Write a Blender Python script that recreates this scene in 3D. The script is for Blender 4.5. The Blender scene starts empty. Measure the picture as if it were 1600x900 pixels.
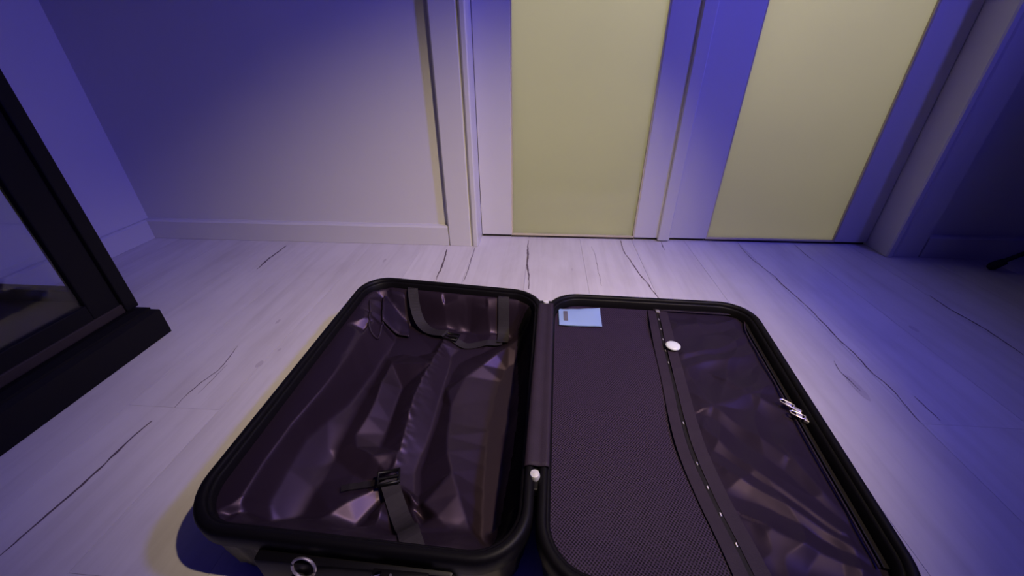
import bpy, bmesh, math, random
import numpy as np
from mathutils import Vector, Matrix, noise
random.seed(4)
S = bpy.context.scene
COL = S.collection

# ------------------------------------------------------------------ camera
F_PX, PITCH, YAW, ROLL, CAM_H = 613.8, math.radians(30.62), math.radians(-4.666), math.radians(-0.5), 0.70
fw = Vector((math.sin(YAW)*math.cos(PITCH), math.cos(YAW)*math.cos(PITCH), -math.sin(PITCH)))
rt = Vector((math.cos(YAW), -math.sin(YAW), 0)); up = rt.cross(fw)
r2 = rt*math.cos(ROLL) + up*math.sin(ROLL); u2 = -rt*math.sin(ROLL) + up*math.cos(ROLL)
cam = bpy.data.cameras.new('camera'); cam.sensor_width = 36; cam.lens = F_PX/1600*36; cam.clip_start = .02
co = bpy.data.objects.new('camera', cam); COL.objects.link(co)
co.matrix_world = Matrix(((r2.x, u2.x, -fw.x, 0), (r2.y, u2.y, -fw.y, 0), (r2.z, u2.z, -fw.z, CAM_H), (0, 0, 0, 1)))
S.camera = co

# ------------------------------------------------------------------ world, lights, exposure
w = bpy.data.worlds.new('world'); S.world = w; w.use_nodes = True
w.node_tree.nodes['Background'].inputs[0].default_value = (.02, .015, .06, 1)
w.node_tree.nodes['Background'].inputs[1].default_value = .3
S.view_settings.view_transform = 'Standard'; S.view_settings.look = 'None'
S.view_settings.exposure = 0; S.view_settings.gamma = 1; S.view_settings.use_curve_mapping = False

def lamp(name, kind, loc, target, energy, color, **kw):
    l = bpy.data.lights.new(name, kind); l.energy = energy; l.color = color
    for k, v in kw.items(): setattr(l, k, v)
    o = bpy.data.objects.new(name, l); COL.objects.link(o); o.location = loc
    o.rotation_euler = (Vector(target)-Vector(loc)).to_track_quat('-Z', 'Y').to_euler()
    return o
# warm lamp held over the suitcase, aimed at the floor in front of the glass doors
lamp('warm_spot', 'SPOT', (.60, .13, 1.58), (-.12, 1.005, 0), 142, (1, .80, .52), spot_size=math.radians(68.5), spot_blend=1.0, shadow_soft_size=.014)
# violet lamp on the right of the room
lamp('violet_lamp', 'SPOT', (1.82, .28, 2.34), (-.56, 1.70, 0), 235, (.118, .103, 1), spot_size=math.radians(74), spot_blend=1.0, shadow_soft_size=.10)
# added dim blue fill light under the ceiling, lifts the shadows
lamp('blue_fill', 'AREA', (.4, -.6, 2.45), (.4, -.6, 0), 4.5, (.06, .045, 1), size=2.0)
# warm lamp in the closed room behind the frosted glass
lamp('closet_lamp', 'AREA', (.55, 2.75, 1.75), (.5, 1.63, .5), 47, (1, .89, .69), size=1.2)

# ------------------------------------------------------------------ helpers
def tag(o, label=None, cat=None, group=None, kind=None):
    if label: o['label'] = label
    if cat: o['category'] = cat
    if group: o['group'] = group
    if kind: o['kind'] = kind
    return o
def empty(name, loc=(0, 0, 0)):
    o = bpy.data.objects.new(name, None); COL.objects.link(o); o.location = loc; o.empty_display_size = .1
    return o
def wpos(o):
    v = Vector(o.location) if o.parent is None or o.type == 'EMPTY' else Vector((0, 0, 0))
    return v
def adopt(o, parent):
    o.parent = parent
    p = parent
    m = Matrix.Identity(4)
    if p.type == 'EMPTY': m = Matrix.Translation(-Vector(p.location))
    o.matrix_parent_inverse = m
def link(name, me, mats, parent=None, smooth=True):
    o = bpy.data.objects.new(name, me); COL.objects.link(o)
    for m in (mats if isinstance(mats, (list, tuple)) else [mats]): me.materials.append(m)
    if smooth:
        me.shade_smooth()
    if parent: adopt(o, parent)
    return o
class MB:
    def __init__(s): s.v = []; s.f = []
    def add(s, vs, fs):
        b = len(s.v); s.v += [tuple(v) for v in vs]; s.f += [tuple(i+b for i in f) for f in fs]
    def box(s, x0, x1, y0, y1, z0, z1, bev=0):
        if not bev:
            vs = [(x, y, z) for z in (z0, z1) for y in (y0, y1) for x in (x0, x1)]
            s.add(vs, [(0, 2, 3, 1), (4, 5, 7, 6), (0, 1, 5, 4), (2, 6, 7, 3), (0, 4, 6, 2), (1, 3, 7, 5)]); return
        bm = bmesh.new(); bmesh.ops.create_cube(bm, size=1)
        for v in bm.verts: v.co = Vector(((x0+x1)/2+v.co.x*(x1-x0), (y0+y1)/2+v.co.y*(y1-y0), (z0+z1)/2+v.co.z*(z1-z0)))
        bmesh.ops.bevel(bm, geom=bm.edges[:], offset=bev, segments=2, affect='EDGES', profile=.5)
        bm.verts.index_update()
        s.add([v.co[:] for v in bm.verts], [tuple(v.index for v in f.verts) for f in bm.faces]); bm.free()
    def loft(s, rings, close=True, cap0=False, cap1=False):
        n = len(rings[0]); vs = [p for r in rings for p in r]; fs = []
        for i in range(len(rings)-1):
            for j in range(n if close else n-1):
                k = (j+1) % n
                fs.append((i*n+j, i*n+k, (i+1)*n+k, (i+1)*n+j))
        if cap0: fs.append(tuple(range(n-1, -1, -1)))
        if cap1: fs.append(tuple((len(rings)-1)*n+j for j in range(n)))
        s.add(vs, fs)
    def tube(s, pts, r, n=8, closed=False):
        pts = [Vector(p) for p in pts]; rings = []
        m = len(pts)
        for i, p in enumerate(pts):
            if closed: t = pts[(i+1) % m]-pts[i-1]
            else: t = pts[min(i+1, m-1)]-pts[max(i-1, 0)]
            t.normalize()
            a = Vector((0, 0, 1)) if abs(t.z) < .9 else Vector((1, 0, 0))
            e1 = t.cross(a).normalized(); e2 = t.cross(e1)
            rr = r[i] if isinstance(r, (list, tuple)) else r
            rings.append([p+(e1*math.cos(k*2*math.pi/n)+e2*math.sin(k*2*math.pi/n))*rr for k in range(n)])
        if closed: rings.append(rings[0]); s.loft(rings)
        else: s.loft(rings, cap0=True, cap1=True)
    def lathe(s, prof, c, n=32):
        s.loft([[(c[0]+r*math.cos(k*2*math.pi/n), c[1]+r*math.sin(k*2*math.pi/n), c[2]+z) for k in range(n)] for r, z in prof], cap0=True, cap1=True)
    def build(s, name, mat, parent=None, smooth=False, angle=None):
        me = bpy.data.meshes.new(name); me.from_pydata(s.v, [], s.f); me.update()
        bm = bmesh.new(); bm.from_mesh(me); bmesh.ops.remove_doubles(bm, verts=bm.verts, dist=1e-6)
        bmesh.ops.recalc_face_normals(bm, faces=bm.faces); bm.to_mesh(me); bm.free()
        o = link(name, me, mat, parent, smooth)
        if smooth and angle: me.set_sharp_from_angle(angle=math.radians(angle))
        return o
def resample(pts, n):
    pts = [Vector(p) for p in pts]
    # Catmull-Rom then even spacing
    dense = []
    for i in range(len(pts)-1):
        p0, p1, p2, p3 = pts[max(i-1, 0)], pts[i], pts[i+1], pts[min(i+2, len(pts)-1)]
        for k in range(16):
            t = k/16
            dense.append(.5*((2*p1)+(p2-p0)*t+(2*p0-5*p1+4*p2-p3)*t*t+(3*p1-p0-3*p2+p3)*t**3))
    dense.append(pts[-1])
    d = [0]
    for a, b in zip(dense, dense[1:]): d.append(d[-1]+(b-a).length)
    out = []; j = 0
    for k in range(n):
        s = d[-1]*k/(n-1)
        while j < len(d)-2 and d[j+1] < s: j += 1
        t = (s-d[j])/max(d[j+1]-d[j], 1e-9)
        out.append(dense[j].lerp(dense[j+1], min(max(t, 0), 1)))
    return out

# ------------------------------------------------------------------ materials
def mat(name, base, rough=.5, metal=0, spec=.5, bump=None, var=None, sheen=0, coat=0):
    m = bpy.data.materials.new(name); m.use_nodes = True; nt = m.node_tree; b = nt.nodes['Principled BSDF']
    b.inputs['Base Color'].default_value = (*base, 1); b.inputs['Roughness'].default_value = rough
    b.inputs['Metallic'].default_value = metal; b.inputs['Specular IOR Level'].default_value = spec
    b.inputs['Sheen Weight'].default_value = sheen; b.inputs['Coat Weight'].default_value = coat
    tc = nt.nodes.new('ShaderNodeTexCoord')
    if bump:
        scale, dist, stretch = bump
        mp = nt.nodes.new('ShaderNodeMapping'); mp.inputs['Scale'].default_value = stretch
        nz = nt.nodes.new('ShaderNodeTexNoise'); nz.inputs['Scale'].default_value = scale; nz.inputs['Detail'].default_value = 6
        bp = nt.nodes.new('ShaderNodeBump'); bp.inputs['Distance'].default_value = dist; bp.inputs['Strength'].default_value = .6
        L = nt.links.new
        L(tc.outputs['Object'], mp.inputs['Vector']); L(mp.outputs[0], nz.inputs['Vector']); L(nz.outputs[0], bp.inputs['Height']); L(bp.outputs[0], b.inputs['Normal'])
    if var:
        scale, amt = var
        nz = nt.nodes.new('ShaderNodeTexNoise'); nz.inputs['Scale'].default_value = scale; nz.inputs['Detail'].default_value = 4
        mx = nt.nodes.new('ShaderNodeMix'); mx.data_type = 'RGBA'
        mx.inputs[6].default_value = (*[c*(1-amt) for c in base], 1); mx.inputs[7].default_value = (*[min(c*(1+amt), 1) for c in base], 1)
        nt.links.new(tc.outputs['Object'], nz.inputs['Vector']); nt.links.new(nz.outputs[0], mx.inputs[0]); nt.links.new(mx.outputs[2], b.inputs['Base Color'])
    return m
M = {}
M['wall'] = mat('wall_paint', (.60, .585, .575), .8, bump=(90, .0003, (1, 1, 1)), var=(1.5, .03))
M['white'] = mat('white_lacquer', (.59, .575, .565), .42, bump=(18, .0006, (1, 1, 1)), var=(2, .02))
M['bead'] = mat('pane_lit_bead', (.56, .50, .34), .5, var=(8, .05))  # cream tint paints in the yellow light of the panes
M['dark_gap'] = mat('dark_underside', (.03, .025, .02), .8, var=(4, .1))
M['far_wall'] = mat('low_bounce_paint', (.05, .05, .09), .8, var=(2, .05))  # unseen walls, colour darkened to cut bounced light
M['ceil'] = mat('ceiling_paint', (.18, .18, .21), .9, var=(2, .02))  # unseen ceiling, likewise darkened to weaken the bounce
M['black_wood'] = mat('black_stained_wood', (.0045, .004, .0045), .6, spec=.15, bump=(30, .0008, (1, .1, 1)), var=(8, .2))
M['brown_wood'] = mat('dark_brown_wood', (.03, .022, .02), .6, spec=.2, bump=(30, .001, (1, .1, 1)), var=(8, .3))
M['shell'] = mat('black_shell_plastic', (.008, .0062, .006), .45, spec=.3, bump=(220, .0004, (1, 1, 1)), var=(20, .15))
M['rim'] = mat('black_rim', (.0035, .003, .004), .5, spec=.13, bump=(150, .0002, (1, 1, 1)), var=(20, .1))
M['lining'] = mat('satin_lining', (.0105, .0062, .0108), .46, spec=.58, bump=(14, .0012, (1, .6, 1)), var=(9, .12))
M['satin'] = mat('satin_pocket', (.0150, .0100, .0195), .46, spec=.18, bump=(14, .0015, (1, .6, 1)), var=(9, .12))
for k_ in ('lining', 'satin'): M[k_].node_tree.nodes['Principled BSDF'].inputs['Specular Tint'].default_value = (.82, .60, .88, 1)
M['shaded_lining'] = mat('shaded_lining', (.0035, .003, .0038), .8, spec=.08, bump=(300, .0004, (1, 1, 1)), var=(20, .1))  # lining wall by the hinge: shade put into the colour as black
M['strap'] = mat('woven_strap', (.020, .0165, .020), .7, spec=.2, bump=(600, .0006, (1, 1, 1)), var=(60, .2))
M['tape'] = mat('zip_tape', (.0215, .0135, .025), .65, spec=.2, bump=(500, .0006, (1, 1, 1)), var=(40, .2))
M['dark_tape'] = mat('dark_piping', (.007, .005, .007), .65, spec=.2, bump=(300, .0004, (1, 1, 1)), var=(40, .2))
M['plastic'] = mat('black_plastic', (.004, .0035, .004), .45, spec=.2, var=(30, .1))
M['chrome'] = mat('chrome', (.75, .72, .68), .16, metal=1, var=(20, .05))
M['nickel'] = mat('satin_nickel', (.85, .78, .75), .45, metal=1, var=(20, .05))
M['white_plastic'] = mat('white_plastic', (.62, .66, .67), .3, var=(10, .01), coat=.3)
M['rivet'] = mat('pale_rivet', (.5, .5, .5), .4, var=(30, .05))
M['sachet'] = mat('pale_blue_film', (.23, .33, .56), .25, bump=(60, .001, (1, 1, 1)), var=(12, .08))
M['grey_print'] = mat('grey_print', (.10, .095, .13), .5, var=(60, .1))
M['rubber'] = mat('black_rubber', (.006, .006, .007), .7, var=(20, .1))

# whitewashed oak planks
m = bpy.data.materials.new('whitewashed_oak'); m.use_nodes = True; nt = m.node_tree; L = nt.links.new; b = nt.nodes['Principled BSDF']
tc = nt.nodes.new('ShaderNodeTexCoord'); oi = nt.nodes.new('ShaderNodeObjectInfo')
add = nt.nodes.new('ShaderNodeVectorMath'); add.operation = 'MULTIPLY_ADD'; add.inputs[1].default_value = (1, 1, 1)
vm = nt.nodes.new('ShaderNodeVectorMath'); vm.operation = 'SCALE'; vm.inputs[0].default_value = (7.3, 11.1, 3.7); L(oi.outputs['Random'], vm.inputs['Scale'])
L(tc.outputs['Object'], add.inputs[0]); L(vm.outputs[0], add.inputs[2])
def grain(sx, sy, sc, det, rg=.6):
    mp = nt.nodes.new('ShaderNodeMapping'); mp.inputs['Scale'].default_value = (sx, sy, 1)
    nz = nt.nodes.new('ShaderNodeTexNoise'); nz.inputs['Scale'].default_value = sc; nz.inputs['Detail'].default_value = det; nz.inputs['Roughness'].default_value = rg
    nz.inputs['Distortion'].default_value = .4
    L(add.outputs[0], mp.inputs[0]); L(mp.outputs[0], nz.inputs['Vector']); return nz.outputs[0]
g1 = grain(14, .9, 2.2, 8); g2 = grain(2.5, 1.1, 2.6, 4)
r1 = nt.nodes.new('ShaderNodeValToRGB'); r1.color_ramp.elements[0].position = .28; r1.color_ramp.elements[0].color = (.53, .50, .485, 1)
r1.color_ramp.elements[1].position = .55; r1.color_ramp.elements[1].color = (.60, .57, .56, 1); L(g1, r1.inputs[0])
r2_ = nt.nodes.new('ShaderNodeValToRGB'); r2_.color_ramp.elements[0].position = .25; r2_.color_ramp.elements[0].color = (.88, .865, .85, 1)
r2_.color_ramp.elements[1].position = .6; r2_.color_ramp.elements[1].color = (1, 1, 1, 1); L(g2, r2_.inputs[0])
mx = nt.nodes.new('ShaderNodeMix'); mx.data_type = 'RGBA'; mx.blend_type = 'MULTIPLY'; mx.inputs[0].default_value = 1; L(r1.outputs[0], mx.inputs[6]); L(r2_.outputs[0], mx.inputs[7])
mr = nt.nodes.new('ShaderNodeMapRange'); mr.inputs[3].default_value = .94; mr.inputs[4].default_value = 1.04; L(oi.outputs['Random'], mr.inputs[0])
mv = nt.nodes.new('ShaderNodeVectorMath'); mv.operation = 'SCALE'; L(mx.outputs[2], mv.inputs[0]); L(mr.outputs[0], mv.inputs['Scale'])
L(mv.outputs[0], b.inputs['Base Color']); b.inputs['Roughness'].default_value = .48; b.inputs['Specular IOR Level'].default_value = .4
bp = nt.nodes.new('ShaderNodeBump'); bp.inputs['Distance'].default_value = .0008; bp.inputs['Strength'].default_value = .5; L(g1, bp.inputs['Height']); L(bp.outputs[0], b.inputs['Normal'])
M['oak'] = m
M['crack'] = mat('dark_grain_crack', (.10, .07, .08), .7, var=(60, .3))
M['knot'] = mat('oak_knot', (.44, .40, .405), .6, var=(90, .1))
M['subfloor'] = mat('dark_subfloor', (.25, .2, .19), .9, var=(5, .1))

def facing(nt, amt):
    lw = nt.nodes.new('ShaderNodeLayerWeight'); lw.inputs[0].default_value = .5
    pw = nt.nodes.new('ShaderNodeMath'); pw.operation = 'POWER'; pw.inputs[1].default_value = 4; nt.links.new(lw.outputs['Facing'], pw.inputs[0])
    ma = nt.nodes.new('ShaderNodeMath'); ma.operation = 'MULTIPLY_ADD'; ma.inputs[1].default_value = amt; ma.inputs[2].default_value = .035; nt.links.new(pw.outputs[0], ma.inputs[0])
    return ma
# frosted glass: lets light through, blurred, and reflects a little
m = bpy.data.materials.new('frosted_glass'); m.use_nodes = True; nt = m.node_tree; L = nt.links.new; nt.nodes.remove(nt.nodes['Principled BSDF'])
tl = nt.nodes.new('ShaderNodeBsdfTranslucent'); tl.inputs[0].default_value = (.86, .86, .74, 1)
df = nt.nodes.new('ShaderNodeBsdfDiffuse'); df.inputs[0].default_value = (.38, .40, .24, 1)
gl = nt.nodes.new('ShaderNodeBsdfGlossy'); gl.inputs['Roughness'].default_value = .12
nz = nt.nodes.new('ShaderNodeTexNoise'); nz.inputs['Scale'].default_value = 3; tcn = nt.nodes.new('ShaderNodeTexCoord'); L(tcn.outputs['Object'], nz.inputs['Vector'])
mr = nt.nodes.new('ShaderNodeMapRange'); mr.inputs[3].default_value = .28; mr.inputs[4].default_value = .34; L(nz.outputs[0], mr.inputs[0])
m1 = nt.nodes.new('ShaderNodeMixShader'); L(mr.outputs[0], m1.inputs[0]); L(tl.outputs[0], m1.inputs[1]); L(df.outputs[0], m1.inputs[2])
fr = facing(nt, .3)
m2 = nt.nodes.new('ShaderNodeMixShader'); L(fr.outputs[0], m2.inputs[0]); L(m1.outputs[0], m2.inputs[1]); L(gl.outputs[0], m2.inputs[2]); L(m2.outputs[0], nt.nodes['Material Output'].inputs[0])
M['frosted'] = m
# clear cabinet glass
m = bpy.data.materials.new('clear_glass'); m.use_nodes = True; nt = m.node_tree; L = nt.links.new; nt.nodes.remove(nt.nodes['Principled BSDF'])
tr = nt.nodes.new('ShaderNodeBsdfTransparent'); tr.inputs[0].default_value = (.93, .94, .95, 1)
gl = nt.nodes.new('ShaderNodeBsdfGlossy'); gl.inputs['Roughness'].default_value = .02
fr = facing(nt, .5)
m2 = nt.nodes.new('ShaderNodeMixShader'); L(fr.outputs[0], m2.inputs[0]); L(tr.outputs[0], m2.inputs[1]); L(gl.outputs[0], m2.inputs[2]); L(m2.outputs[0], nt.nodes['Material Output'].inputs[0])
M['glass'] = m
# open mesh cloth of the divider pocket: tiny holes over the darker cloth behind
m = bpy.data.materials.new('mesh_cloth'); m.use_nodes = True; nt = m.node_tree; L = nt.links.new; b = nt.nodes['Principled BSDF']
tcn = nt.nodes.new('ShaderNodeTexCoord'); mp = nt.nodes.new('ShaderNodeMapping'); mp.inputs['Rotation'].default_value = (0, 0, math.radians(38)); mp.inputs['Scale'].default_value = (1, 1.0, 0)
vo = nt.nodes.new('ShaderNodeTexVoronoi'); vo.inputs['Scale'].default_value = 270; vo.inputs['Randomness'].default_value = .12; vo.voronoi_dimensions = '2D'
L(tcn.outputs['Object'], mp.inputs[0]); L(mp.outputs[0], vo.inputs['Vector'])
rp = nt.nodes.new('ShaderNodeValToRGB'); rp.color_ramp.elements[0].position = .25; rp.color_ramp.elements[0].color = (.0035, .002, .0045, 1)
rp.color_ramp.elements[1].position = .5; rp.color_ramp.elements[1].color = (.044, .0275, .057, 1); L(vo.outputs['Distance'], rp.inputs[0]); L(rp.outputs[0], b.inputs['Base Color'])
bp = nt.nodes.new('ShaderNodeBump'); bp.inputs['Distance'].default_value = .001; bp.inputs['Strength'].default_value = .7; L(vo.outputs['Distance'], bp.inputs['Height']); L(bp.outputs[0], b.inputs['Normal'])
b.inputs['Roughness'].default_value = .6; b.inputs['Specular IOR Level'].default_value = .12
M['mesh'] = m

# ------------------------------------------------------------------ room shell
XL, XR, YF, YB, ZC = -1.763, 3.4, -3.4, 1.547, 2.6
OX0, OX1, OZ = -.266, 1.366, 2.06            # opening of the glass doors
def struct(name, mb, mt, parent=None, **k):
    o = mb.build(name, mt, parent, **k)
    if parent is None: o['kind'] = 'structure'
    return o
mb = MB(); mb.box(XL-.1, XR+.1, YF-.1, 2.95, -.06, -.011); floor = struct('floor', mb, M['subfloor'])
PW, PL = .2248, 1.38; x = -.055-8*PW; c = 0
while x < XR:
    x0, x1 = max(x, XL), min(x+PW, XR)
    if x1-x0 > .01:
        xm = (x0+x1)/2; ye = .583 if -.95 < xm < -.74 else .655 if .85 < xm < 1.06 else .25+.37*(c % 2)*(-.5 < xm < .39)
        y = ye-3*PL
        while y < 1.72:
            y0, y1 = max(y, YF), min(y+PL, 1.72)
            if y1-y0 > .02:
                g = .0007
                p = MB(); p.box(x0+g/2-(x0+x1)/2, x1-g/2-(x0+x1)/2, y0+g/3-(y0+y1)/2, y1-g/3-(y0+y1)/2, -.011, 0)
                o = p.build('plank', M['oak'], floor); o.location = ((x0+x1)/2, (y0+y1)/2, 0)
            y += PL
    x += PW; c += 1
# dark natural cracks in the boards
CR = [([(-0.869,0.265),(-0.866,0.320),(-0.860,0.380),(-0.861,0.487),(-0.858,0.542)], .0045),
 ([(-0.838,0.583),(-0.841,0.637),(-0.834,0.682),(-0.827,0.719),(-0.845,0.810)], .0022),
 ([(-1.084,1.255),(-1.096,1.326),(-1.097,1.384),(-1.098,1.473)], .0055), ([(-0.394,1.477),(-0.381,1.348),(-0.376,1.216)], .005),
 ([(-0.279,1.503),(-0.275,1.366),(-0.275,1.213)], .0025), ([(-0.055,1.597),(-0.051,1.380),(-0.039,1.251),(-0.038,1.174)], .005),
 ([(0.344,1.614),(0.341,1.491),(0.353,1.416),(0.370,1.292),(0.398,1.139)], .004), ([(0.520,1.618),(0.513,1.526)], .003),
 ([(0.842,1.617),(0.833,1.480),(0.852,1.332),(0.851,1.285),(0.857,1.101),(0.853,0.975),(0.851,0.884),(0.850,0.824),(0.854,0.770),(0.843,0.660)], .003),
 ([(0.889,0.739),(0.891,0.667)], .0016), ([(1.299,1.218),(1.296,1.148),(1.302,1.068),(1.304,1.005),(1.297,0.915)], .0045),
 ([(0.781,0.856),(0.774,0.817),(0.776,0.746)], .002), ([(1.070,1.618),(1.065,1.477)], .0022), ([(0.216,1.546),(0.219,1.396),(0.217,1.212)], .0012), ([(-0.817,0.629),(-0.819,0.732)], .0012)]
for pts, wd in CR:
    q = resample([(a, b_, 0) for a, b_ in pts], 70); vs = []; n = len(q)
    for i, p in enumerate(q):
        s = i/(n-1); wv = 1.35*wd*(.25+.75*math.sin(math.pi*min(max(s, .06), .94))**.6)*(.65+.7*noise.noise((p.y*40, wd*900, 0))+.2)
        j = .004*noise.noise((p.y*14, p.x*5, 2))+.0018*noise.noise((p.y*55, p.x*30, 4))
        wv = max(wv, .0006)
        vs += [(p.x+j-wv/2, p.y, .0004), (p.x+j+wv/2, p.y, .0004)]
    c_ = MB(); c_.add(vs, [(2*i, 2*i+1, 2*i+3, 2*i+2) for i in range(n-1)]); c_.build('crack', M['crack'], floor)

for kx, ky, ka, kb in ((-.735, .74, .008, .014), (-.716, .80, .004, .007), (.777, .76, .010, .045), (-.80, .93, .005, .012), (1.10, 1.02, .008, .016), (.12, 1.33, .004, .010), (-.62, 1.36, .005, .016)):
    k_ = MB(); k_.add([(kx+ka*math.cos(t)*(1+.25*noise.noise((math.cos(t)*2, math.sin(t)*2, kx*9))), ky+kb*math.sin(t), .0004) for t in [i*2*math.pi/20 for i in range(20)]], [tuple(range(20))])
    k_.build('knot', M['knot'], floor)

mb = MB(); mb.box(XL-.1, OX0-.02, YB, YB+.1, -.01, ZC); mb.box(OX1+.02, XR+.1, YB, YB+.1, -.01, ZC); mb.box(OX0-.02, OX1+.02, YB, YB+.1, OZ+.02, ZC); struct('wall_back', mb, M['wall'])
mb = MB(); mb.box(XL-.1, XL, YF-.1, YB+.001, -.01, ZC); struct('wall_left', mb, M['wall'])
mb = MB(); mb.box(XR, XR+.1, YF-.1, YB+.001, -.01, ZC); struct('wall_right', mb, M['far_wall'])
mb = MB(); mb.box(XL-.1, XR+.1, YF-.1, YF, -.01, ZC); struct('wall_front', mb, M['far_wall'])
mb = MB(); mb.box(XL-.1, XR+.1, YF-.1, YB+.1, ZC, ZC+.05); struct('ceiling', mb, M['ceil'])
# the lit room behind the glass doors
mb = MB(); mb.box(-.6, -.55, YB+.1, 2.9, -.01, 2.4); mb.box(1.65, 1.7, YB+.1, 2.9, -.01, 2.4); mb.box(-.6, 1.7, 2.85, 2.9, -.01, 2.4); mb.box(-.6, 1.7, YB+.1, 2.9, 2.4, 2.45)
struct('wall_closet', mb, M['wall'])
mb = MB(); mb.box(-.55, 1.65, 1.722, 2.85, -.011, 0); mb.build('threshold_floor', M['brown_wood'], floor)
# baseboards: flat board with a small chamfered top
def baseboard(name, a, b_, nrm, h=.085, t=.029):
    a, b_, nrm = Vector(a), Vector(b_), Vector(nrm)
    prof = [(0, 0), (t, 0), (t, h-.006), (t-.006, h), (0, h)]
    m_ = MB(); m_.loft([[(p+nrm*d)+Vector((0, 0, z)) for d, z in prof] for p in (a, b_)], cap0=True, cap1=True); struct(name, m_, M['white'])
baseboard('baseboard_back', (XL+.001, YB, .001), (-.393, YB, .001), (0, -1, 0))
baseboard('baseboard_right', (1.494, YB, .001), (XR-.001, YB, .001), (0, -1, 0))
baseboard('baseboard_left', (XL, YF, .001), (XL, YB-.030, .001), (1, 0, 0), t=.021)
baseboard('baseboard_side', (XR, YF, .001), (XR, YB-.030, .001), (-1, 0, 0))
# casings round the opening: flat face, raised inner bead, jamb lining
def casing(name, xi, s):
    root = empty(name, (xi, YB, 0)); root['kind'] = 'structure'
    f = MB(); prof = [(0.028, 0), (.126, 0), (.126, -.024), (.120, -.030), (.034, -.030), (.028, -.026)]
    f.loft([[(xi+s*d, YB+y, z) for d, y in prof] for z in (.001, OZ+.125)], cap0=True, cap1=True); f.build('casing_board', M['white'], root)
    bd = MB(); prof = [(0, .02), (0, -.030), (.004, -.036), (.018, -.036), (.026, -.028), (.028, 0), (.02, .02)]
    bd.loft([[(xi+s*d, YB+y, z) for d, y in prof] for z in (.001, OZ+.028)], cap0=True, cap1=True); bd.build('inner_bead', M['white'], root)
    j = MB(); a, c2 = sorted((xi, xi+s*.019)); j.box(a, c2, YB+.02, YB+.153, .001, OZ); j.build('jamb', M['white'], root)
casing('trim_1', OX0, -1); casing('trim_2', OX1, 1)
mb = MB(); mb.box(OX0, OX1, YB-.036, YB, OZ+.001, OZ+.124, .003); mb.box(OX0, OX1, YB, YB+.153, OZ+.001, OZ+.019); struct('trim_3', mb, M['white'])
# two door leaves: lacquered stiles, frosted pane, thin glazing beads, dark bottom sweep
def leaf(name, xs, gx0, gx1, y):
    root = empty(name, (xs[0], y, 0)); root['kind'] = 'structure'
    for a, c2 in ((xs[0], gx0), (gx1, xs[1])):
        m_ = MB(); m_.box(a, c2, y, y+.038, .012, OZ-.006, .0015); m_.build('stile', M['white'], root)
        m_ = MB(); m_.box(a+.004, c2-.004, y+.008, y+.03, .0015, .012); m_.build('bottom_sweep', M['dark_gap'], root)
    m_ = MB(); m_.box(gx0, gx1, y+.0005, y+.0375, OZ-.14, OZ-.006); m_.build('top_rail', M['white'], root)
    m_ = MB(); m_.box(gx0, gx1, y+.004, y+.034, .003, .010); m_.build('bottom_rail', M['brown_wood'], root)
    m_ = MB(); m_.box(gx0, gx1, y+.012, y+.019, .010, OZ-.14); m_.build('glass_pane', M['frosted'], root)
    for a, c2, z0, z1 in ((gx0, gx0+.005, .010, OZ-.14), (gx1-.005, gx1, .010, OZ-.14), (gx0+.005, gx1-.005, .010, .016)):
        m_ = MB(); m_.box(a, c2, y+.002, y+.012, z0, z1); m_.build('glazing_bead', M['bead'], root)
    return root
leaf('door_1', (OX0+.002, .519), -.132, .403, 1.624)
d2 = leaf('door_2', (.524, OX1-.003), .708, 1.236, 1.628)
m_ = MB(); m_.loft([[(x, y, z) for x, y in ((.502, 1.6235), (.502, 1.617), (.506, 1.613), (.548, 1.613), (.552, 1.617), (.552, 1.6235))] for z in (.006, OZ-.008)], cap0=True, cap1=True); m_.build('astragal', M['white'], d2)

# ------------------------------------------------------------------ display cabinet
cab = tag(empty('display_cabinet', (-1.41, .1, 0)), 'black wooden display cabinet with glass front on a plinth, along the left wall', 'cabinet')
CX, CXB, CY0, CY1, CZ = -1.13, -1.715, -.62, .85, 1.9
m_ = MB(); m_.loft([[(x, y, z) for x, y in ((CXB, CY0-.012+i), (CX+.04-i, CY0-.012+i), (CX+.04-i, CY1+.012-i), (CXB, CY1+.012-i))] for i, z in ((0, 0.001), (0, .078), (.012, .086), (.012, .092), (.03, .099))], cap0=True, cap1=True)
m_.build('plinth', M['black_wood'], cab)
def cb(name, *a, mt='black_wood', bev=.003, parent=None):
    q = MB(); q.box(*a, bev); return q.build(name, M[mt], parent or cab)
for y0, y1 in ((CY1-.035, CY1), (CY0, CY0+.035)):
    cb('post', CX-.04, CX, y0, y1, .099, CZ); cb('post', CXB, CXB+.04, y0, y1, .099, CZ)
    cb('side_rail', CXB+.04, CX-.04, y0+.004, y1-.004, .099, .158, mt='brown_wood'); cb('side_rail', CXB+.04, CX-.04, y0+.004, y1-.004, CZ-.06, CZ)
    q = MB(); q.box(CXB+.04, CX-.04, y0+.012, y0+.017, .158, CZ-.06); q.build('side_glass', M['glass'], cab)
cb('cabinet_floor', CXB+.002, CX-.003, CY0+.036, CY1-.036, .099, .125, mt='brown_wood')
cb('cabinet_top', CXB-.0, CX+.02, CY0-.02, CY1+.02, CZ, CZ+.04)
cb('back_panel', CXB+.001, CXB+.012, CY0+.05, CY1-.3, .13, CZ, mt='black_wood')
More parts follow.
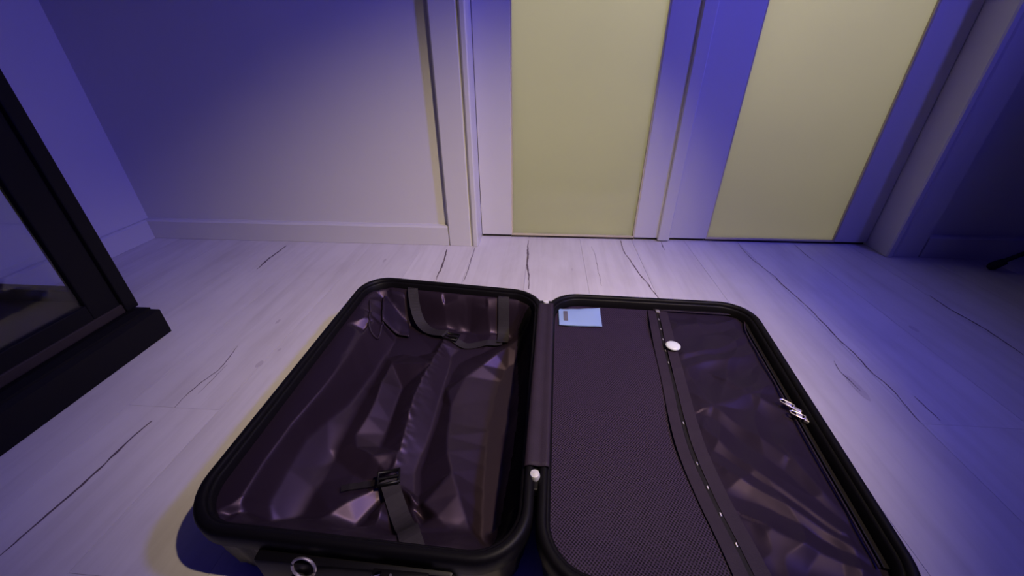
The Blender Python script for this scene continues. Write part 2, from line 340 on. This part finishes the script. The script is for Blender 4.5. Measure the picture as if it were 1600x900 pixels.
for (y0, y1) in ((.13, .812), (-.582, .127)):
    d = empty('door', (CX, y0, .1)); adopt(d, cab)
    def dp(nm, *a, bev=.003, mt='black_wood'):
        q = MB(); q.box(*a, bev); o = q.build(nm, M[mt]); o.parent = d; o.matrix_parent_inverse = Matrix.Translation(-Vector(d.location)); return o
    dp('door_stile', CX-.028, CX-.006, y1-.07, y1, .102, CZ-.02); dp('door_stile', CX-.028, CX-.006, y0, y0+.07, .102, CZ-.02)
    dp('door_rail', CX-.028, CX-.006, y0+.07, y1-.07, .102, .166); dp('door_rail', CX-.028, CX-.006, y0+.07, y1-.07, CZ-.09, CZ-.02)
    dp('glass_pane', CX-.019, CX-.014, y0+.07, y1-.07, .166, CZ-.09, bev=0, mt='glass')

# ------------------------------------------------------------------ suitcase
case = tag(empty('suitcase', (.01, .6, 0)), 'large black hard-shell suitcase lying open and empty on the floor, dark satin lining', 'suitcase')
ZR = .146
LQ = ((-.508, .258), (.0, .243), (.012, .925), (-.508, .985))      # near-left, near-right, far-right, far-left
RQ = ((.003, .228), (.482, .218), (.546, .902), (.022, .922))
def bil(Q, u, v):
    a, b_, c_, d = Q
    return ((1-u)*(1-v)*a[0]+u*(1-v)*b_[0]+u*v*c_[0]+(1-u)*v*d[0], (1-u)*(1-v)*a[1]+u*(1-v)*b_[1]+u*v*c_[1]+(1-u)*v*d[1])
W_, D_ = .512, .70
def rr(Q, inset, rad, z, rib=0, ne=34, nc=10):
    """rounded rectangle ring of the case half, near-left corner first, anticlockwise"""
    pts = []; w, h = W_/2-inset, D_/2-inset; r = max(rad-inset*.8, .012)
    def emit(x, y, nx, ny, s):
        if rib:
            k = rib*(.5-.5*math.cos(2*math.pi*s/.032))**2
            x -= nx*k; y -= ny*k
        X, Y = bil(Q, x/W_+.5, y/D_+.5); pts.append((X, Y, z))
    s = 0
    cs = ((-w+r, -h+r, math.pi), (w-r, -h+r, 1.5*math.pi), (w-r, h-r, 0), (-w+r, h-r, .5*math.pi))
    for ci, (cx, cy, a0) in enumerate(cs):
        for k in range(nc):
            a = a0+math.pi/2*k/nc; s += r*math.pi/2/nc
            emit(cx+r*math.cos(a), cy+r*math.sin(a), math.cos(a), math.sin(a), s)
        nx_, ny_ = math.cos(a0+math.pi/2), math.sin(a0+math.pi/2)
        c2 = cs[(ci+1) % 4]
        x0, y0 = cx+r*nx_, cy+r*ny_; x1, y1 = c2[0]+r*nx_, c2[1]+r*ny_; ln = math.hypot(x1-x0, y1-y0)
        for k in range(ne): emit(x0+(x1-x0)*k/ne, y0+(y1-y0)*k/ne, nx_, ny_, s+ln*k/ne)
        s += ln
    return pts
def half(Q, nm, rad):
    sh = MB()
    prof = [(.075, .010, 0), (.05, .004, 0), (.03, .006, 0), (.018, .016, 0), (.012, .032, .004), (.009, .06, .0045), (.007, .095, .0045), (.006, .108, .002), (.006, .124, 0)]
    inn = [(.020, .124, 0), (.021, .07, 0), (.026, .03, 0), (.045, .016, 0), (.075, .014, 0)]
    sh.loft([rr(Q, i, rad, z, rb, ne=70) for i, z, rb in prof+inn], cap0=True, cap1=True)
    o = sh.build(nm, M['shell'], case, smooth=True, angle=50)
    rm = MB()
    prof = [(.004, .110), (.0, .116), (.0, .138), (.002, .143), (.006, ZR), (.012, ZR), (.015, .1435), (.016, .139), (.018, .139), (.021, .136), (.0225, .110), (.004, .110)]
    rm.loft([rr(Q, i, rad, z) for i, z in prof]); rm.build('rim', M['rim'], case, smooth=True, angle=60)
    return o
shL = half(LQ, 'left_shell', .082); shR = half(RQ, 'right_shell', .082)
# wheels on the far end of each half
for cx, cy in ((-.42, 1.0), (-.08, .965), (.10, .94), (.46, .925)):
    wh = empty('wheel', (cx, cy, .045)); adopt(wh, case)
    q = MB(); q.box(cx-.022, cx+.022, cy-.025, cy+.012, .03, .075, .006); o = q.build('wheel_housing', M['plastic']); o.parent = wh; o.matrix_parent_inverse = Matrix.Translation(-Vector(wh.location))
    q = MB(); q.tube([(cx-.02, cy+.018, .045), (cx-.004, cy+.018, .045)], .025, 20); q.tube([(cx+.004, cy+.018, .045), (cx+.02, cy+.018, .045)], .025, 20)
    o = q.build('tyre', M['rubber'], None, smooth=True, angle=40); o.parent = wh; o.matrix_parent_inverse = Matrix.Translation(-Vector(wh.location))

# -------- lining of the left half: loose satin with folds
# crests and valleys of the loose cloth: (height, polyline)
FOLDS = [
 (0.030, [(-0.427,0.811),(-0.435,0.572),(-0.452,0.430),(-0.442,0.315)]),
 (0.004, [(-0.477,0.846),(-0.495,0.594),(-0.501,0.440),(-0.501,0.353)]),
 (0.000, [(-0.391,0.759),(-0.410,0.584),(-0.429,0.468),(-0.429,0.343)]),
 (0.024, [(-0.357,0.717),(-0.348,0.582),(-0.356,0.502)]),
 (0.002, [(-0.311,0.648),(-0.309,0.572),(-0.306,0.491)]),
 (0.026, [(-0.249,0.841),(-0.256,0.677),(-0.263,0.560),(-0.259,0.466),(-0.258,0.420)]),
 (0.000, [(-0.217,0.759),(-0.210,0.617),(-0.215,0.513),(-0.214,0.429),(-0.179,0.361)]),
 (0.024, [(-0.180,0.588),(-0.163,0.474),(-0.124,0.388),(-0.086,0.314)]),
 (0.000, [(-0.074,0.732),(-0.081,0.589),(-0.084,0.465),(-0.080,0.369),(-0.076,0.323)]),
 (0.020, [(-0.196,0.636),(-0.123,0.725),(-0.049,0.840)]),
 (0.002, [(-0.199,0.746),(-0.126,0.801),(-0.071,0.860)]),
 (0.022, [(-0.237,0.407),(-0.157,0.352),(-0.096,0.304)]),
 (0.020, [(-0.359,0.477),(-0.312,0.457),(-0.267,0.425)]),
 (0.004, [(-0.396,0.468),(-0.323,0.419),(-0.282,0.415)]),
 (0.016, [(-0.273,0.402),(-0.320,0.353),(-0.361,0.304)]),
 (0.000, [(-0.260,0.387),(-0.285,0.341),(-0.305,0.304)]),
 (0.016, [(-0.250,0.389),(-0.250,0.347),(-0.248,0.303)]),
 (0.000, [(-0.226,0.374),(-0.219,0.338),(-0.214,0.309)]),
 (0.012, [(-0.211,0.385),(-0.175,0.336),(-0.155,0.307)]),
 (0.012, [(-0.452,0.988),(-0.394,0.874)]),
 (0.000, [(-0.391,0.969),(-0.348,0.858)]),
 (0.014, [(-0.290,0.978),(-0.255,0.872)]),
 (0.000, [(-0.217,0.980),(-0.188,0.869)]),
 (0.014, [(-0.160,0.969),(-0.127,0.860)]),
 (0.000, [(-0.406,0.840),(-0.332,0.776),(-0.282,0.779)]),
]
from mathutils.geometry import delaunay_2d_cdt
def fold_surface():
    vs, ed, hs = [], [], []
    for h, pl in FOLDS:
        q = resample([(a, b_, 0) for a, b_ in pl], 2*len(pl))
        for i, p in enumerate(q):
            e = math.sin(math.pi*min(max(i/(len(q)-1), .12), .88))**.5
            if i: ed.append((len(vs)-1, len(vs)))
            vs.append(Vector((p.x, p.y))); hs.append(h*e*(1+.25*noise.noise((p.x*40, p.y*40, 1))))
    n0 = len(vs)
    for k in range(44):
        t = k/44*4; i = int(t); a, b_ = LQ[i], LQ[(i+1) % 4]; f = t-i
        x, y = a[0]+(b_[0]-a[0])*f, a[1]+(b_[1]-a[1])*f
        for sc, h in ((1.02, .004), (.90, .007 if k % 2 else .0)):
            vs.append(Vector((-.25+(x+.25)*sc, .6+(y-.6)*sc))); hs.append(h)
    rnd = random.Random(11)
    for k in range(60):
        p = Vector((rnd.uniform(-.47, -.04), rnd.uniform(.3, .92)))
        if min((p-v).length for v in vs) > .035: vs.append(p); hs.append(rnd.uniform(0, .007))
    ov, oe, of, orig, _, _ = delaunay_2d_cdt(vs, ed, [], 0, 1e-5)
    oh = [max((hs[i] for i in o), default=.012) for o in orig]
    return ov, of, oh
SURF = fold_surface()
def tri_h(x, y):
    ov, of, oh = SURF; out = np.zeros_like(x); X, Y = x.ravel(), y.ravel(); o = out.ravel()
    for f in of:
        (ax, ay), (bx, by), (cx, cy) = [ov[i] for i in f]; den = (by-cy)*(ax-cx)+(cx-bx)*(ay-cy)
        if abs(den) < 1e-12: continue
        m = np.where((X >= min(ax, bx, cx)-1e-6) & (X <= max(ax, bx, cx)+1e-6) & (Y >= min(ay, by, cy)-1e-6) & (Y <= max(ay, by, cy)+1e-6))[0]
        if not m.size: continue
        l1 = ((by-cy)*(X[m]-cx)+(cx-bx)*(Y[m]-cy))/den; l2 = ((cy-ay)*(X[m]-cx)+(ax-cx)*(Y[m]-cy))/den; l3 = 1-l1-l2
        k = (l1 > -1e-6) & (l2 > -1e-6) & (l3 > -1e-6)
        o[m[k]] = (l1*oh[f[0]]+l2*oh[f[1]]+l3*oh[f[2]])[k]
    return o.reshape(x.shape)
SEAM = [(-.20, .90), (-.245, .845), (-.262, .68), (-.264, .563), (-.26, .469), (-.256, .40)]
def segd(x, y, ax, ay, bx, by):
    dx, dy = bx-ax, by-ay; L2 = dx*dx+dy*dy
    t = np.clip(((x-ax)*dx+(y-ay)*dy)/L2, 0, 1)
    px, py = ax+t*dx, ay+t*dy
    side = np.sign((x-ax)*dy-(y-ay)*dx)
    return np.hypot(x-px, y-py), side, t
def sst(t): t = np.clip(t, 0, 1); return t*t*(3-2*t)
def edge_d(Q, x, y, k):
    a, b_ = Q[k], Q[(k+1) % 4]; dx, dy = b_[0]-a[0], b_[1]-a[1]; ln = math.hypot(dx, dy)
    return ((y-a[1])*dx-(x-a[0])*dy)/ln
def nz2(x, y, sc, seed):
    sh = x.shape; X, Y = x.ravel(), y.ravel()
    return np.array([noise.noise((X[i]*sc[0], Y[i]*sc[1], seed)) for i in range(X.size)]).reshape(sh)
def lining_z(x, y):
    x = np.asarray(x, float); y = np.asarray(y, float)
    ds = [edge_d(LQ, x, y, k)-.018 for k in range(4)]          # near, right, far, left
    wall = np.zeros_like(x)
    for d, wd, p in zip(ds, (.075, .05, .06, .11), (1, 1, 1, .8)):
        wall = np.maximum(wall, (1-sst(d/wd))**p)
    base = .026+.098*wall
    dmin = np.minimum.reduce(ds); inn = sst(dmin/.035)
    wx = nz2(x, y, (8, 8), 3.3)*.007; wy = nz2(x, y, (8, 8), 8.1)*.007
    X, Y = x+wx, y+wy
    f = 1.7*tri_h(X, Y)
    g = np.zeros_like(x)
    for (ax, ay), (bx, by) in zip(SEAM, SEAM[1:]):
        d, s, t = segd(X, Y, ax, ay, bx, by)
        g = np.maximum(g, np.exp(-np.abs(d/.014)**1.3))
    pk = nz2(x, y, (60, 95), 1.7)
    f = f+.004*g*pk+.0016*nz2(x+.3*y, y-.4*x, (26, 12), 5.0)
    return np.minimum(base+f*inn, .1225)
NU, NV = 230, 300
uu, vv = np.meshgrid(np.linspace(0, 1, NU), np.linspace(0, 1, NV))
# squircle-rounded grid inside the rim
def grid_half(Q, inset, rad):
    w, h = W_/2-inset, D_/2-inset
    px = (uu*2-1)*w; py = (vv*2-1)*h
    ex, ey = w-rad, h-rad
    ax, ay = np.abs(px)-ex, np.abs(py)-ey
    m_ = (ax > 0) & (ay > 0)
    mxx = np.maximum(ax, ay); ln = np.hypot(ax, ay)+1e-9
    k = np.where(m_, mxx/ln, 1)
    px = np.where(m_, np.sign(px)*(ex+ax*k), px); py = np.where(m_, np.sign(py)*(ey+ay*k), py)
    u, v = px/W_+.5, py/D_+.5
    a, b_, c_, d = Q
    gx = (1-u)*(1-v)*a[0]+u*(1-v)*b_[0]+u*v*c_[0]+(1-u)*v*d[0]
    gy = (1-u)*(1-v)*a[1]+u*(1-v)*b_[1]+u*v*c_[1]+(1-u)*v*d[1]
    corner = np.where((ax > 0) & (ay > 0), np.hypot(np.maximum(ax*k, 0), np.maximum(ay*k, 0))/rad, np.maximum(ax, ay)/rad)
    return gx, gy, np.clip(corner, 0, 1)
def grid_mesh(name, X, Y, Z, mt, parent):
    nv, nu = X.shape; me = bpy.data.meshes.new(name)
    vs = np.stack([X, Y, Z], -1).reshape(-1, 3)
    i = np.arange(nv*nu).reshape(nv, nu)
    fs = np.stack([i[:-1, :-1], i[:-1, 1:], i[1:, 1:], i[1:, :-1]], -1).reshape(-1, 4)
    me.from_pydata(vs.tolist(), [], fs.tolist()); me.update()
    return link(name, me, mt, parent, True)
gx, gy, ed = grid_half(LQ, .0195, .066)
zc = lining_z(gx, gy)
zc = np.maximum(zc, .03+.090*sst((ed-.12)/.86)*(ed > .12)*np.where((np.abs(uu-.5) > .36) & (np.abs(vv-.5) > .38), 1, 0))
for _ in range(2):
    zp_ = np.pad(zc, 1, mode='edge'); zc = (zp_[:-2, 1:-1]+zp_[2:, 1:-1]+zp_[1:-1, :-2]+zp_[1:-1, 2:]+2*zc)/6
def part_grid(name, X, Y, Z, mask, mt):
    nv, nu = X.shape; i = np.arange(nv*nu).reshape(nv, nu)
    fc = np.stack([i[:-1, :-1], i[:-1, 1:], i[1:, 1:], i[1:, :-1]], -1).reshape(-1, 4)[mask[:-1, :-1].reshape(-1)]
    used = np.unique(fc); re_ = -np.ones(nv*nu, int); re_[used] = np.arange(used.size)
    me = bpy.data.meshes.new(name); me.from_pydata(np.stack([X, Y, Z], -1).reshape(-1, 3)[used].tolist(), [], re_[fc].tolist()); me.update()
    return link(name, me, mt, case, True)
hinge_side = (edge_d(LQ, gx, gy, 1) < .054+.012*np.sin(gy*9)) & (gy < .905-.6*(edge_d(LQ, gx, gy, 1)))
lin = part_grid('lining', gx, gy, zc, ~hinge_side, M['lining'])
tag(part_grid('hinge_shade_wall', gx, gy, zc, hinge_side, M['shaded_lining']), 'lining wall next to the hinge, its shade put in as black')

def zl1(x, y): return float(lining_z(np.array([[x]]), np.array([[y]]))[0, 0])
def ribbon(name, pts, wd, mt, parent, zf, lift=.004, th=.0016, n=36, smooth_z=5, hang=None):
    q = resample([(a, b_, 0) for a, b_ in pts], n)
    c = []
    for i, p in enumerate(q):
        t = q[min(i+1, n-1)]-q[max(i-1, 0)]; t.normalize(); nr = Vector((-t.y, t.x, 0))
        c.append((p, nr))
    zs = [max(zf(p.x+nr.x*k*wd/2, p.y+nr.y*k*wd/2) for k in (-1, -.5, 0, .5, 1)) for p, nr in c]
    for _ in range(smooth_z):
        zs = [zs[0]]+[max(zs[i], (zs[i-1]+zs[i+1])/2) for i in range(1, n-1)]+[zs[-1]]
    rings = []
    for i, (p, nr) in enumerate(c):
        z = zs[i]+lift+(hang(i/(n-1)) if hang else 0)
        a, b_ = p+nr*wd/2, p-nr*wd/2
        rings.append([(a.x, a.y, z), (b_.x, b_.y, z), (b_.x, b_.y, z+th), (a.x, a.y, z+th)])
    m_ = MB(); m_.loft(rings, cap0=True, cap1=True)
    return m_.build(name, mt, parent)
sub = lambda o, par: adopt(o, par)
ribbon('strap', [(-0.366, .955), (-.345, .90), (-.293, .854), (-.248, .832)], .028, M['strap'], case, zl1)
ribbon('strap', [(-.100, .95), (-.096, .885), (-.094, .822)], .030, M['strap'], case, zl1)
ribbon('strap', [(-.228, .825), (-.19, .812), (-.150, .820), (-.095, .826)], .022, M['strap'], case, zl1)
ribbon('strap', [(-0.256, .408), (-0.222, .358), (-0.189, .314), (-.166, .278), (-.156, .263)], .030, M['strap'], case, zl1)
ribbon('strap', [(-.335, .388), (-.296, .402), (-.268, .408)], .012, M['dark_tape'], case, zl1)
def buckle(x, y, ang):
    z = zl1(x, y)+.008
    R = Matrix.Translation((x, y, z)) @ Matrix.Rotation(ang, 4, 'Z')
    q = MB(); w2, h2 = .018, .012
    loop = [(-w2, -h2), (w2, -h2), (w2, h2), (-w2, h2)]
    q.tube([R @ Vector((a, b_, 0)) for a, b_ in loop], .0032, 8, closed=True)
    q.tube([R @ Vector((-w2, 0, 0)), R @ Vector((w2, 0, 0))], .0028, 8)
    q.build('buckle', M['plastic'], case, smooth=True, angle=50)
buckle(-.255, .409, .3); buckle(-.232, .828, -.2)
# corner pocket flap at the far left with pale piping
def flp(u, v):      # u along the lower hem, v up to the rim
    lo = (-.424+.072*u, .846-.010*u); hi = (-.452+.066*u, .948-.012*u)
    x, y = lo[0]+(hi[0]-lo[0])*v, lo[1]+(hi[1]-lo[1])*v
    return (x, y, zl1(x, y)+.004+.010*(1-v)+.004*math.sin(u*9+1)*(1-abs(2*v-1)))
gu, gv = 12, 12; pts = [flp(i/gu, j/gv) for j in range(gv+1) for i in range(gu+1)]
m_ = MB(); m_.add(pts, [(j*(gu+1)+i, j*(gu+1)+i+1, (j+1)*(gu+1)+i+1, (j+1)*(gu+1)+i) for j in range(gv) for i in range(gu)])
flap = m_.build('corner_flap', M['satin'], case, smooth=True); sm = flap.modifiers.new('solid', 'SOLIDIFY'); sm.thickness = .0014
m_ = MB(); m_.tube([flp(i/12, 0) for i in range(13)], .0017, 6)
o = m_.build('piping', M['tape'], flap, smooth=True)
m_ = MB(); m_.tube([(p.x, p.y, zl1(p.x, p.y)+.005) for p in resample([(-.466, .885, 0), (-.438, .81, 0), (-.426, .776, 0), (-.412, .776, 0), (-.416, .82, 0), (-.432, .872, 0)], 40)], .0028, 6)
m_.build('pull_loop', M['tape'], case, smooth=True)

# -------- divider panel of the right half
ZIP = [(0.309, .884), (0.291, .731), (0.280, .617), (0.267, .476), (0.271, .378), (0.280, .309), (0.287, .250)]
zq = resample([(a, b_, 0) for a, b_ in ZIP], 120); zy = np.array([p.y for p in zq])[::-1]; zx = np.array([p.x for p in zq])[::-1]
def zipx(y): return np.interp(y, zy, zx)
PF = [(.33, .80, .52, .87), (.32, .70, .53, .80), (.31, .655, .50, .735), (.32, .56, .50, .64), (.30, .60, .42, .45), (.30, .50, .44, .33), (.32, .42, .46, .29), (.40, .62, .49, .52), (.42, .47, .47, .36), (.34, .33, .44, .27)]
def panel_z(x, y):
    x = np.asarray(x, float); y = np.asarray(y, float)
    ds = [edge_d(RQ, x, y, k)-.02 for k in range(4)]
    dmin = np.minimum.reduce(ds); inn = sst(dmin/.05)
    X = x+nz2(x, y, (8, 8), 2.2)*.02; Y = y+nz2(x, y, (8, 8), 6.2)*.02
    f = np.zeros_like(x); right = sst((x-zipx(y)-.012)/.03)
    for ax, ay, bx, by in PF:
        d, s, t = segd(X, Y, ax, ay, bx, by)
        f = np.maximum(f, .0095*np.exp(-np.abs(d/np.where(s > 0, .02, .035))**1.3))
    n1 = nz2(x+.3*y, y+.2*x, (6, 4), 4.0); n2 = 1-np.abs(nz2(x-.5*y, y+.5*x, (14, 10), 7.0))*2
    left = 1-sst((x-zipx(y)+.03)/.03)
    return .117+inn*(right*(f+.005*np.clip(n2, 0, 1)-.006)+left*.009*n1)
gx, gy, ed = grid_half(RQ, .0215, .055)
GZ = panel_z(gx, gy); side = gx-zipx(gy)
me_faces = {}
def sub_grid(name, mask_fn, mt):
    nv, nu = gx.shape; i = np.arange(nv*nu).reshape(nv, nu)
    fc = np.stack([i[:-1, :-1], i[:-1, 1:], i[1:, 1:], i[1:, :-1]], -1).reshape(-1, 4)
    sc = (side[:-1, :-1]+side[1:, 1:]).reshape(-1)/2
    fc = fc[mask_fn(sc)]; used = np.unique(fc); re = -np.ones(nv*nu, int); re[used] = np.arange(used.size)
    vs = np.stack([gx, gy, GZ], -1).reshape(-1, 3)[used]
    me = bpy.data.meshes.new(name); me.from_pydata(vs.tolist(), [], re[fc].tolist()); me.update()
    return link(name, me, mt, case, True)
mesh_p = sub_grid('mesh_pocket', lambda s: s < 0, M['mesh']); tag(mesh_p, 'dark mesh cloth pocket left of the zip')
sat_p = sub_grid('satin_panel', lambda s: s >= 0, M['satin']); tag(sat_p, 'creased glossy dark panel right of the zip')
def zp1(x, y): return float(panel_z(np.array([[x]]), np.array([[y]]))[0, 0])
ribbon('zip_tape', [(a-.0135, b_) for a, b_ in ZIP], .020, M['tape'], case, zp1, lift=.0015, n=60, smooth_z=3)
ribbon('zip_tape', [(a+.0145, b_) for a, b_ in ZIP], .022, M['tape'], case, zp1, lift=.0025, n=60, smooth_z=3)
ribbon('zip_chain', ZIP, .006, M['dark_tape'], case, zp1, lift=.0015, n=60, smooth_z=3)
teeth = MB(); tq = resample([(a, b_, 0) for a, b_ in ZIP], 170)
for i in range(len(tq)):
    p = tq[i]
    if i % 11 == 0 and random.random() < .5:
        z = zp1(p.x, p.y)+.0042; teeth.box(p.x-.0009, p.x+.0009, p.y-.0028, p.y+.0028, z-.001, z+.0006)
teeth.build('zip_glint', M['nickel'], case)['kind'] = 'stuff'
q = MB(); q.box(.304, .314, .872, .884, .1205, .1245, .0012); q.build('zip_stop', M['nickel'], case)
# dark perimeter zip along the divider and its two metal pullers
PIP = [(.30, .892), (.397, .887), (.500, .880), (.516, .862), (.508, .80), (.497, .676), (.486, .553), (.477, .457), (.470, .375), (.462, .290)]
ribbon('perimeter_zip', PIP, .007, M['dark_tape'], case, lambda x, y: .119, lift=.002, n=60)
PIP2 = [(a-.009 if i > 3 else a, b_-(.008 if i <= 3 else 0)) for i, (a, b_) in enumerate(PIP)]
m_ = MB(); m_.tube([(p.x, p.y, .1225) for p in resample([(a, b_, 0) for a, b_ in PIP2], 60)], .0018, 6); m_.build('piping', M['tape'], case, smooth=True)
def puller(x, y, ang):
    R = Matrix.Translation((x, y, .128)) @ Matrix.Rotation(ang, 4, 'Z')
    root = empty('zip_puller', (x, y, .128)); adopt(root, case)
    def fin(m_, nm):
        o = m_.build(nm, M['nickel'], None, smooth=True, angle=40); o.parent = root; o.matrix_parent_inverse = Matrix.Translation(-Vector(root.location))
    m_ = MB(); m_.box(-.005, .005, -.008, .006, -.004, .003, .0018); m_.v = [tuple(R @ Vector(v)) for v in m_.v]; fin(m_, 'slider')
    m_ = MB()
    ring = [(-.0045, .006), (.0045, .006), (.0052, .014), (.004, .027), (0, .030), (-.004, .027), (-.0052, .014)]
    m_.tube([R @ Vector((a, b_, .004)) for a, b_ in ring], .0013, 8, closed=True)
    m_.box(-.0045, .0045, .010, .020, .003, .005, .0008); k = len(m_.v)
    n_tube = 8*8
    m_.v = m_.v[:n_tube]+[tuple(R @ Vector(v)) for v in m_.v[n_tube:]]; fin(m_, 'pull_tab')
puller(.484, .552, math.radians(44)); puller(.491, .527, math.radians(52))
# cloth strip that bridges the hinge side of both halves
xs_ = [(-.020, .140), (-.0185, .1475), (-.013, .1492), (-.006, .1478), (.000, .1462), (.006, .1470), (.012, .1490), (.0165, .1482), (.018, .143)]
NY = 60; rings = []
for i in range(NY):
    t = i/(NY-1); y = .388+(.856-.388)*t; sh = .001+(.0225-.003)*((y-.228)/.69)
    rings.append([(x+sh, y, z+.0012*noise.noise((x*60, y*22, 1))) for x, z in xs_])
m_ = MB(); m_.loft(rings, close=False); o = m_.build('hinge_strip', M['tape'], case, smooth=True)
sm = o.modifiers.new('solid', 'SOLIDIFY'); sm.thickness = .0015; sm.offset = 1
for x, y in ((.002, .374), (.0175, .866)):
    m_ = MB(); m_.lathe([(.0001, .139), (.0075, .139), (.0085, .144), (.0070, .1495), (.003, .151), (.0001, .1512)], (x, y, 0), 20); m_.build('hinge_rivet', M['rivet'], case, smooth=True, angle=50)
    m_ = MB(); m_.box(x-.016, x+.016, y-.02, y+.02, .122, .139, .003); m_.build('hinge_block', M['plastic'], case)
# handle, latch and lock on the near side of the left half
hd = empty('side_handle', (-.24, .24, .09)); adopt(hd, case)
def hpart(m_, nm, mt, ang=40):
    o = m_.build(nm, M[mt], None, smooth=True, angle=ang); o.parent = hd; o.matrix_parent_inverse = Matrix.Translation(-Vector(hd.location))
m_ = MB(); m_.box(-.375, -.10, .240, .266, .05, .118, .005); hpart(m_, 'mount_plate', 'plastic')
gp = resample([(-.318, .240, .086), (-.303, .222, .090), (-.27, .212, .094), (-.22, .211, .094), (-.185, .220, .092), (-.172, .240, .088)], 30)
m_ = MB(); m_.tube(gp, .0095, 12); hpart(m_, 'grip', 'rubber')
m_ = MB(); m_.tube([(-.302+.016*math.cos(a), .2385+.005*math.sin(a), .113+.015*math.sin(a)) for a in [k*2*math.pi/28 for k in range(28)]], .0019, 8, closed=True); hpart(m_, 'handle_ring', 'nickel')
lk = empty('latch', (-.19, .235, .10)); adopt(lk, case)
def lpart(m_, nm, mt):
    o = m_.build(nm, M[mt], None, smooth=True, angle=40); o.parent = lk; o.matrix_parent_inverse = Matrix.Translation(-Vector(lk.location))
m_ = MB(); m_.box(-.205, -.13, .231, .241, .085, .126, .003); lpart(m_, 'latch_plate', 'plastic')
m_ = MB(); m_.tube([(-.206, .232, .118), (-.199, .232, .127), (-.191, .233, .131)], .0024, 8); lpart(m_, 'latch_pin', 'chrome')
m_ = MB(); m_.tube([(-.184, .232, .116), (-.178, .232, .129)], .0021, 8); lpart(m_, 'latch_pin', 'chrome')

# ------------------------------------------------------------------ things lying in the suitcase
sx = [(.052, .803), (.158, .805), (.161, .884), (.052, .872)]
def zz(x, y): return zp1(x, y)+.0035
ns = 10; V = []; Fc = []
for k, dz in ((0, 0), (1, .0022)):
    for j in range(ns+1):
        for i in range(ns+1):
            u, v = i/ns, j/ns
            X = (1-u)*(1-v)*sx[0][0]+u*(1-v)*sx[1][0]+u*v*sx[2][0]+(1-u)*v*sx[3][0]; Y = (1-u)*(1-v)*sx[0][1]+u*(1-v)*sx[1][1]+u*v*sx[2][1]+(1-u)*v*sx[3][1]
            puff = .0035*(math.sin(math.pi*u)*math.sin(math.pi*v))**.5*k
            V.append((X, Y, zz(X, Y)+dz+puff+.0012*noise.noise((X*60, Y*60, 3))*k))
N1 = (ns+1)**2
for k in (0, 1):
    for j in range(ns):
        for i in range(ns):
            a = k*N1+j*(ns+1)+i; f = (a, a+1, a+ns+2, a+ns+1); Fc.append(f if k else f[::-1])
bl = [i for i in range(ns+1)]+[j*(ns+1)+ns for j in range(1, ns+1)]+[ns*(ns+1)+i for i in range(ns-1, -1, -1)]+[j*(ns+1) for j in range(ns-1, 0, -1)]
for a, b_ in zip(bl, bl[1:]+bl[:1]): Fc.append((a, b_, b_+N1, a+N1))
sroot = tag(empty('sachet', (.105, .84, .121)), 'small pale blue sachet with grey printed bar lying on the suitcase mesh pocket', 'sachet')
m_ = MB(); m_.add(V, Fc); m_.build('packet', M['sachet'], sroot, smooth=True, angle=40)
m_ = MB()
def srf(u, v, d=.0032):
    X = (1-u)*(1-v)*sx[0][0]+u*(1-v)*sx[1][0]+u*v*sx[2][0]+(1-u)*v*sx[3][0]; Y = (1-u)*(1-v)*sx[0][1]+u*(1-v)*sx[1][1]+u*v*sx[2][1]+(1-u)*v*sx[3][1]
    return (X, Y, zz(X, Y)+d+.0035*(math.sin(math.pi*u)*math.sin(math.pi*v))**.5+.0012*noise.noise((X*60, Y*60, 3)))
gr = [srf(.11+.10*i/3, .22+.62*j/6) for j in range(7) for i in range(4)]
m_.add(gr, [(j*4+i, j*4+i+1, j*4+i+5, j*4+i+4) for j in range(6) for i in range(3)]); tag(m_.build('printed_bar', M['grey_print'], sroot), 'grey printed bar')
m_ = MB(); x0, y0 = .3065, .727; z0 = max(zp1(x0+.015*math.cos(a), y0+.015*math.sin(a)) for a in np.linspace(0, 6.28, 12))+.0055
m_.lathe([(.0001, 0), (.010, 0), (.0145, .0012), (.0165, .0035), (.0160, .0055), (.013, .0072), (.006, .0080), (.0001, .0081)], (x0, y0, z0), 40)
tag(m_.build('white_disc', M['white_plastic'], None, smooth=True, angle=70), 'small glossy white round disc lying on the zip of the open suitcase', 'disc')

# ------------------------------------------------------------------ tripod stand at the right edge
tri = tag(empty('tripod_stand', (2.12, 1.30, 0)), 'thin black tripod stand on the floor at the right, near the back wall', 'stand')
hub = Vector((2.12, 1.34, .42))
for a in (None, 1.2, -1.3):
    ft = Vector((1.668, 1.425, .012)) if a is None else Vector((2.12+.42*math.cos(a), 1.30+.22*math.sin(a), .012))
    m_ = MB(); m_.tube([ft+Vector((0, 0, .008)), ft.lerp(hub, .5)+Vector((0, 0, .004)), hub], .008, 10); lg = m_.build('leg', M['rubber'], tri, smooth=True, angle=40)
    m_ = MB(); dv = (hub-ft).normalized(); m_.tube([ft-dv*.012+Vector((0, 0, .004)), ft+Vector((0, 0, .004)), ft+dv*.035+Vector((0, 0, .004))], [.009, .0155, .012], 12); m_.build('rubber_foot', M['rubber'], lg, smooth=True, angle=60)
m_ = MB(); m_.tube([(2.12, 1.34, .38), (2.12, 1.34, 1.15)], .011, 12); m_.build('pole', M['rubber'], tri, smooth=True, angle=40)
m_ = MB(); m_.tube([(2.12, 1.34, .38), (2.12, 1.34, .46)], .022, 14); m_.build('hub', M['plastic'], tri, smooth=True, angle=40)
